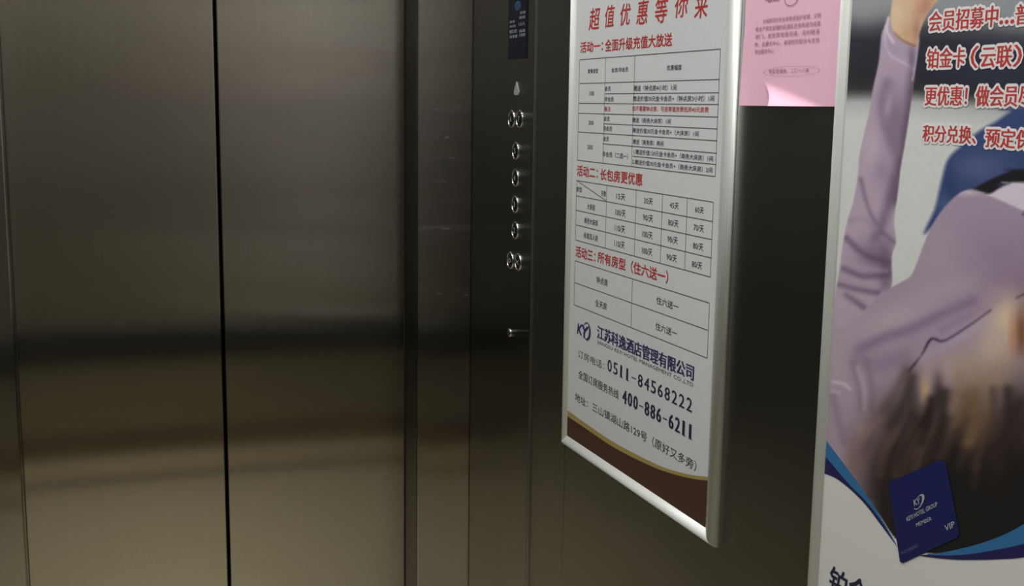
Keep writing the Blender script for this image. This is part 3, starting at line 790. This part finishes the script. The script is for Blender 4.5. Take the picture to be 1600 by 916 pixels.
# printed membership card
ink = Ink(XS-0.0003)
card = [(1388, 757), (1391, 753), (1468, 719), (1474, 719.5), (1478, 724), (1499, 834), (1496, 840), (1411, 880), (1406, 878)]
ink.poly([Pz(p, XS-0.0003) for p in card])
pc = ink.build('printed_card', M_card, p2, L2)
XK = XS-0.0006
def tilted(ink, body, p0, p1_, h, **kw):
    """words along a slanted base line from pixel p0 to p1, h pixels tall"""
    vs, fs = glyphs(body, kw.get('bold', 0.0)); mn, mxx = vs.min(0), vs.max(0); t = (vs-mn)/np.maximum(mxx-mn, 1e-6)
    k = len(ink.v)
    for u_, v_ in t:
        q = Pz((p0[0]+(p1_[0]-p0[0])*u_-0.16*h*v_, p0[1]+(p1_[1]-p0[1])*u_-h*v_), ink.X)
        ink.v.append((ink.X, q[0], q[1]))
    ink.f += [tuple(i+k for i in f) for f in fs]
ink = Ink(XK)
for i in range(40):
    a0, a1 = 2*math.pi*i/40, 2*math.pi*(i+1)/40
    if 2.5 < a0 < 3.9: continue
    def P(a, inner):
        k_ = 1-(0.12+0.30*max(0, math.cos(a-0.3)))*(1 if inner else 0)
        x_, y_ = 7.8*k_*math.cos(a), 12.0*k_*math.sin(a)
        return Pz((1436+x_*0.97+y_*0.28, 784.5-y_-x_*0.35), XK)
    ink.poly([P(a0, 0), P(a1, 0), P(a1, 1), P(a0, 1)])
tilted(ink, 'KY', (1428.5, 791), (1438.5, 787), 9.5, bold=0.02)
tilted(ink, 'KEYI HOTEL GROUP', (1417, 815.5), (1465, 791), 7, bold=0.012)
tilted(ink, 'MEMBER', (1432, 824), (1456, 813), 6, bold=0.006)
tilted(ink, 'VIP', (1477, 831), (1492, 823.5), 9.5, bold=0.01)
ink.build('card_lettering', M_silver, pc, L2)
ink = Ink(XK); tilted(ink, 'NO.00001', (1409, 868), (1434, 856), 6); ink.build('card_number', M_silver2, pc, L2)

# red words with white outlines
ROWS = ([('会员招募中', 1452, 49.5, 17, 1559, 41.5, 9.5), ('...', 1562, 38, 32, 1584, 36.5, 29.5), ('普', 1587, 39, 7, 1611, 37, 5)],
        [('铂金卡', 1448.5, 106.5, 76, 1508, 105, 73), ('（', 1517, 106, 72, 1528, 106, 71), ('云联', 1533, 105, 72.5, 1581, 105, 70), ('）', 1584, 104, 70, 1596, 104, 69)],
        [('更优惠！', 1445.5, 164.5, 135.5, 1511, 165.5, 134), ('做会员尽', 1525, 165.5, 134, 1614, 167.5, 133.5)],
        [('积分兑换、', 1442, 220.5, 195, 1525, 226, 197), ('预定保', 1540, 229, 200, 1612, 234, 203)])
for row in ROWS:
    ink = Ink(XS-0.0003)
    for s, *r in row: ink.line(s, *r, dup=0.0005)
    rlt = ink.build('red_lettering', M_red2, p2, L2)
    ink = Ink(XS)
    for s, *r in row: ink.line(s, *r, ring=0.0026)
    ink.build('lettering_outline', M_outline, rlt, L2)['label'] = 'white outline round the red words'
ink = Ink(XS)
ink.line('铂', 1296, 925, 886, 1322, 944, 892, bold=0.02, shear=-0.15)
ink.line('金', 1326, 942, 900, 1354, 960, 905, bold=0.02, shear=-0.15)
ink.build('black_lettering', M_navy2, p2, L2)

# ------------------------------------------------------------------ pink notice between the two frames
XN = XR-0.0022
nL, nR = on_wall(1161.5, 90, XN)[0], P2L+0.004
nB = on_wall(1230, 166, XN)[1]; nT = nB+0.297
ntc = thing('notice_sheet', (XR, (nL+nR)/2, nB), 'pink paper notice with a curled lower corner, taped between the two framed posters', 'notice')
L3 = ntc.location
c1 = on_wall(1193, 124, XN); c2_ = on_wall(1293, 167, XN); c3 = on_wall(1203, 170, XN)
def side(p, a, b_): return ((b_[0]-a[0])*(p[1]-a[1])-(b_[1]-a[1])*(p[0]-a[0]))/math.hypot(b_[0]-a[0], b_[1]-a[1])
NU, NV = 90, 130
ct = on_wall(1225, 160, XN); S1 = math.copysign(1, side(ct, c2_, c1)); S2 = math.copysign(1, side(ct, c1, c3))
vs, fs = [], []
for j in range(NV+1):
    for i in range(NU+1):
        u_, w_ = i/NU, (j/NV)**1.4
        y = nL+(nR-nL)*u_; z = nB+(nT-nB)*w_
        off = 0.0002*math.sin(9*z+3*u_)+0.0002
        p = (y, z)
        d1 = S1*side(p, c2_, c1)       # below the slanting crease
        d2 = S2*side(p, c1, c3)        # right of the left crease
        t = min(d1, d2)
        tt = max(0.0, t)
        off += 40.0*tt*tt
        # the free left corner leans off the wall the other way
        rz = max(0.0, (c1[1]+0.03-z)/0.08); ry_ = max(0.0, (y-c1[0])/(nL-c1[0]))
        off += 0.0045*rz*rz*ry_*ry_*(3-2*ry_)
        edge_ = 0.003*math.sin(math.pi*min(1, (z-nB)/0.09))*(1-u_) if z < nB+0.09 else 0
        vs.append((XN-off, y+edge_, z))
for j in range(NV):
    for i in range(NU):
        a = j*(NU+1)+i
        fs.append((a, a+1, a+NU+2, a+NU+1))
sheet = mesh_obj('paper', vs, fs, M_pink, ntc, L3, smooth=True)
md = sheet.modifiers.new('thickness', 'SOLIDIFY'); md.thickness = 0.0002; md.offset = -1
XT = XN-0.0007
ink = Ink(XT)
for s, *r in (('为保障您的安全使用请爱护电梯，文明', 1192, 35, 27.5, 1282, 29.5, 21.5), ('乘坐严禁在轿厢内吸烟乱扔杂物请勿倚靠', 1180.5, 47.5, 40, 1282, 42.5, 34.5),
              ('轿门，发现异常情况请，及时联系', 1180.5, 60, 52.5, 1281, 54, 46), ('物，业服务中心，谢谢您的配合与支持', 1179, 72, 64.5, 1280, 67.5, 59.5),
              ('物业服务中心', 1179, 84.5, 77, 1209, 83.5, 75.5)):
    ink.line(s, *r)
ink.line('物业管理处，二〇一八年', 1201, 114.5, 107, 1264, 114, 106.5)
oc = on_wall(1235, 111, XT); orx = abs(on_wall(1192, 111, XT)[0]-on_wall(1280, 111, XT)[0])/2; orz = abs(on_wall(1235, 103.5, XT)[1]-on_wall(1235, 119, XT)[1])/2
for i in range(48):
    a0, a1 = 2*math.pi*i/48, 2*math.pi*(i+1)/48
    q = lambda a, k: (oc[0]+orx*k*math.cos(a)*(1 if abs(math.cos(a)) < 2 else 1), oc[1]+orz*(k if k == 1 else 1-(1-k)*3)*math.sin(a))
    ink.poly([q(a0, 1), q(a1, 1), q(a1, 0.985), q(a0, 0.985)])
ink.word('电梯', 1207, -4, 22, 12, bold=0.03)
for i in range(20):
    a0, a1 = math.pi+math.pi*i/20, math.pi+math.pi*(i+1)/20; c0 = on_wall(1236, -3, XT)
    q = lambda a, k: (c0[0]+0.014*k*math.cos(a), c0[1]+0.009*k*math.sin(a))
    ink.poly([q(a0, 1), q(a1, 1), q(a1, 0.9), q(a0, 0.9)])
ink.build('notice_lettering', M_pinkink, ntc, L3)
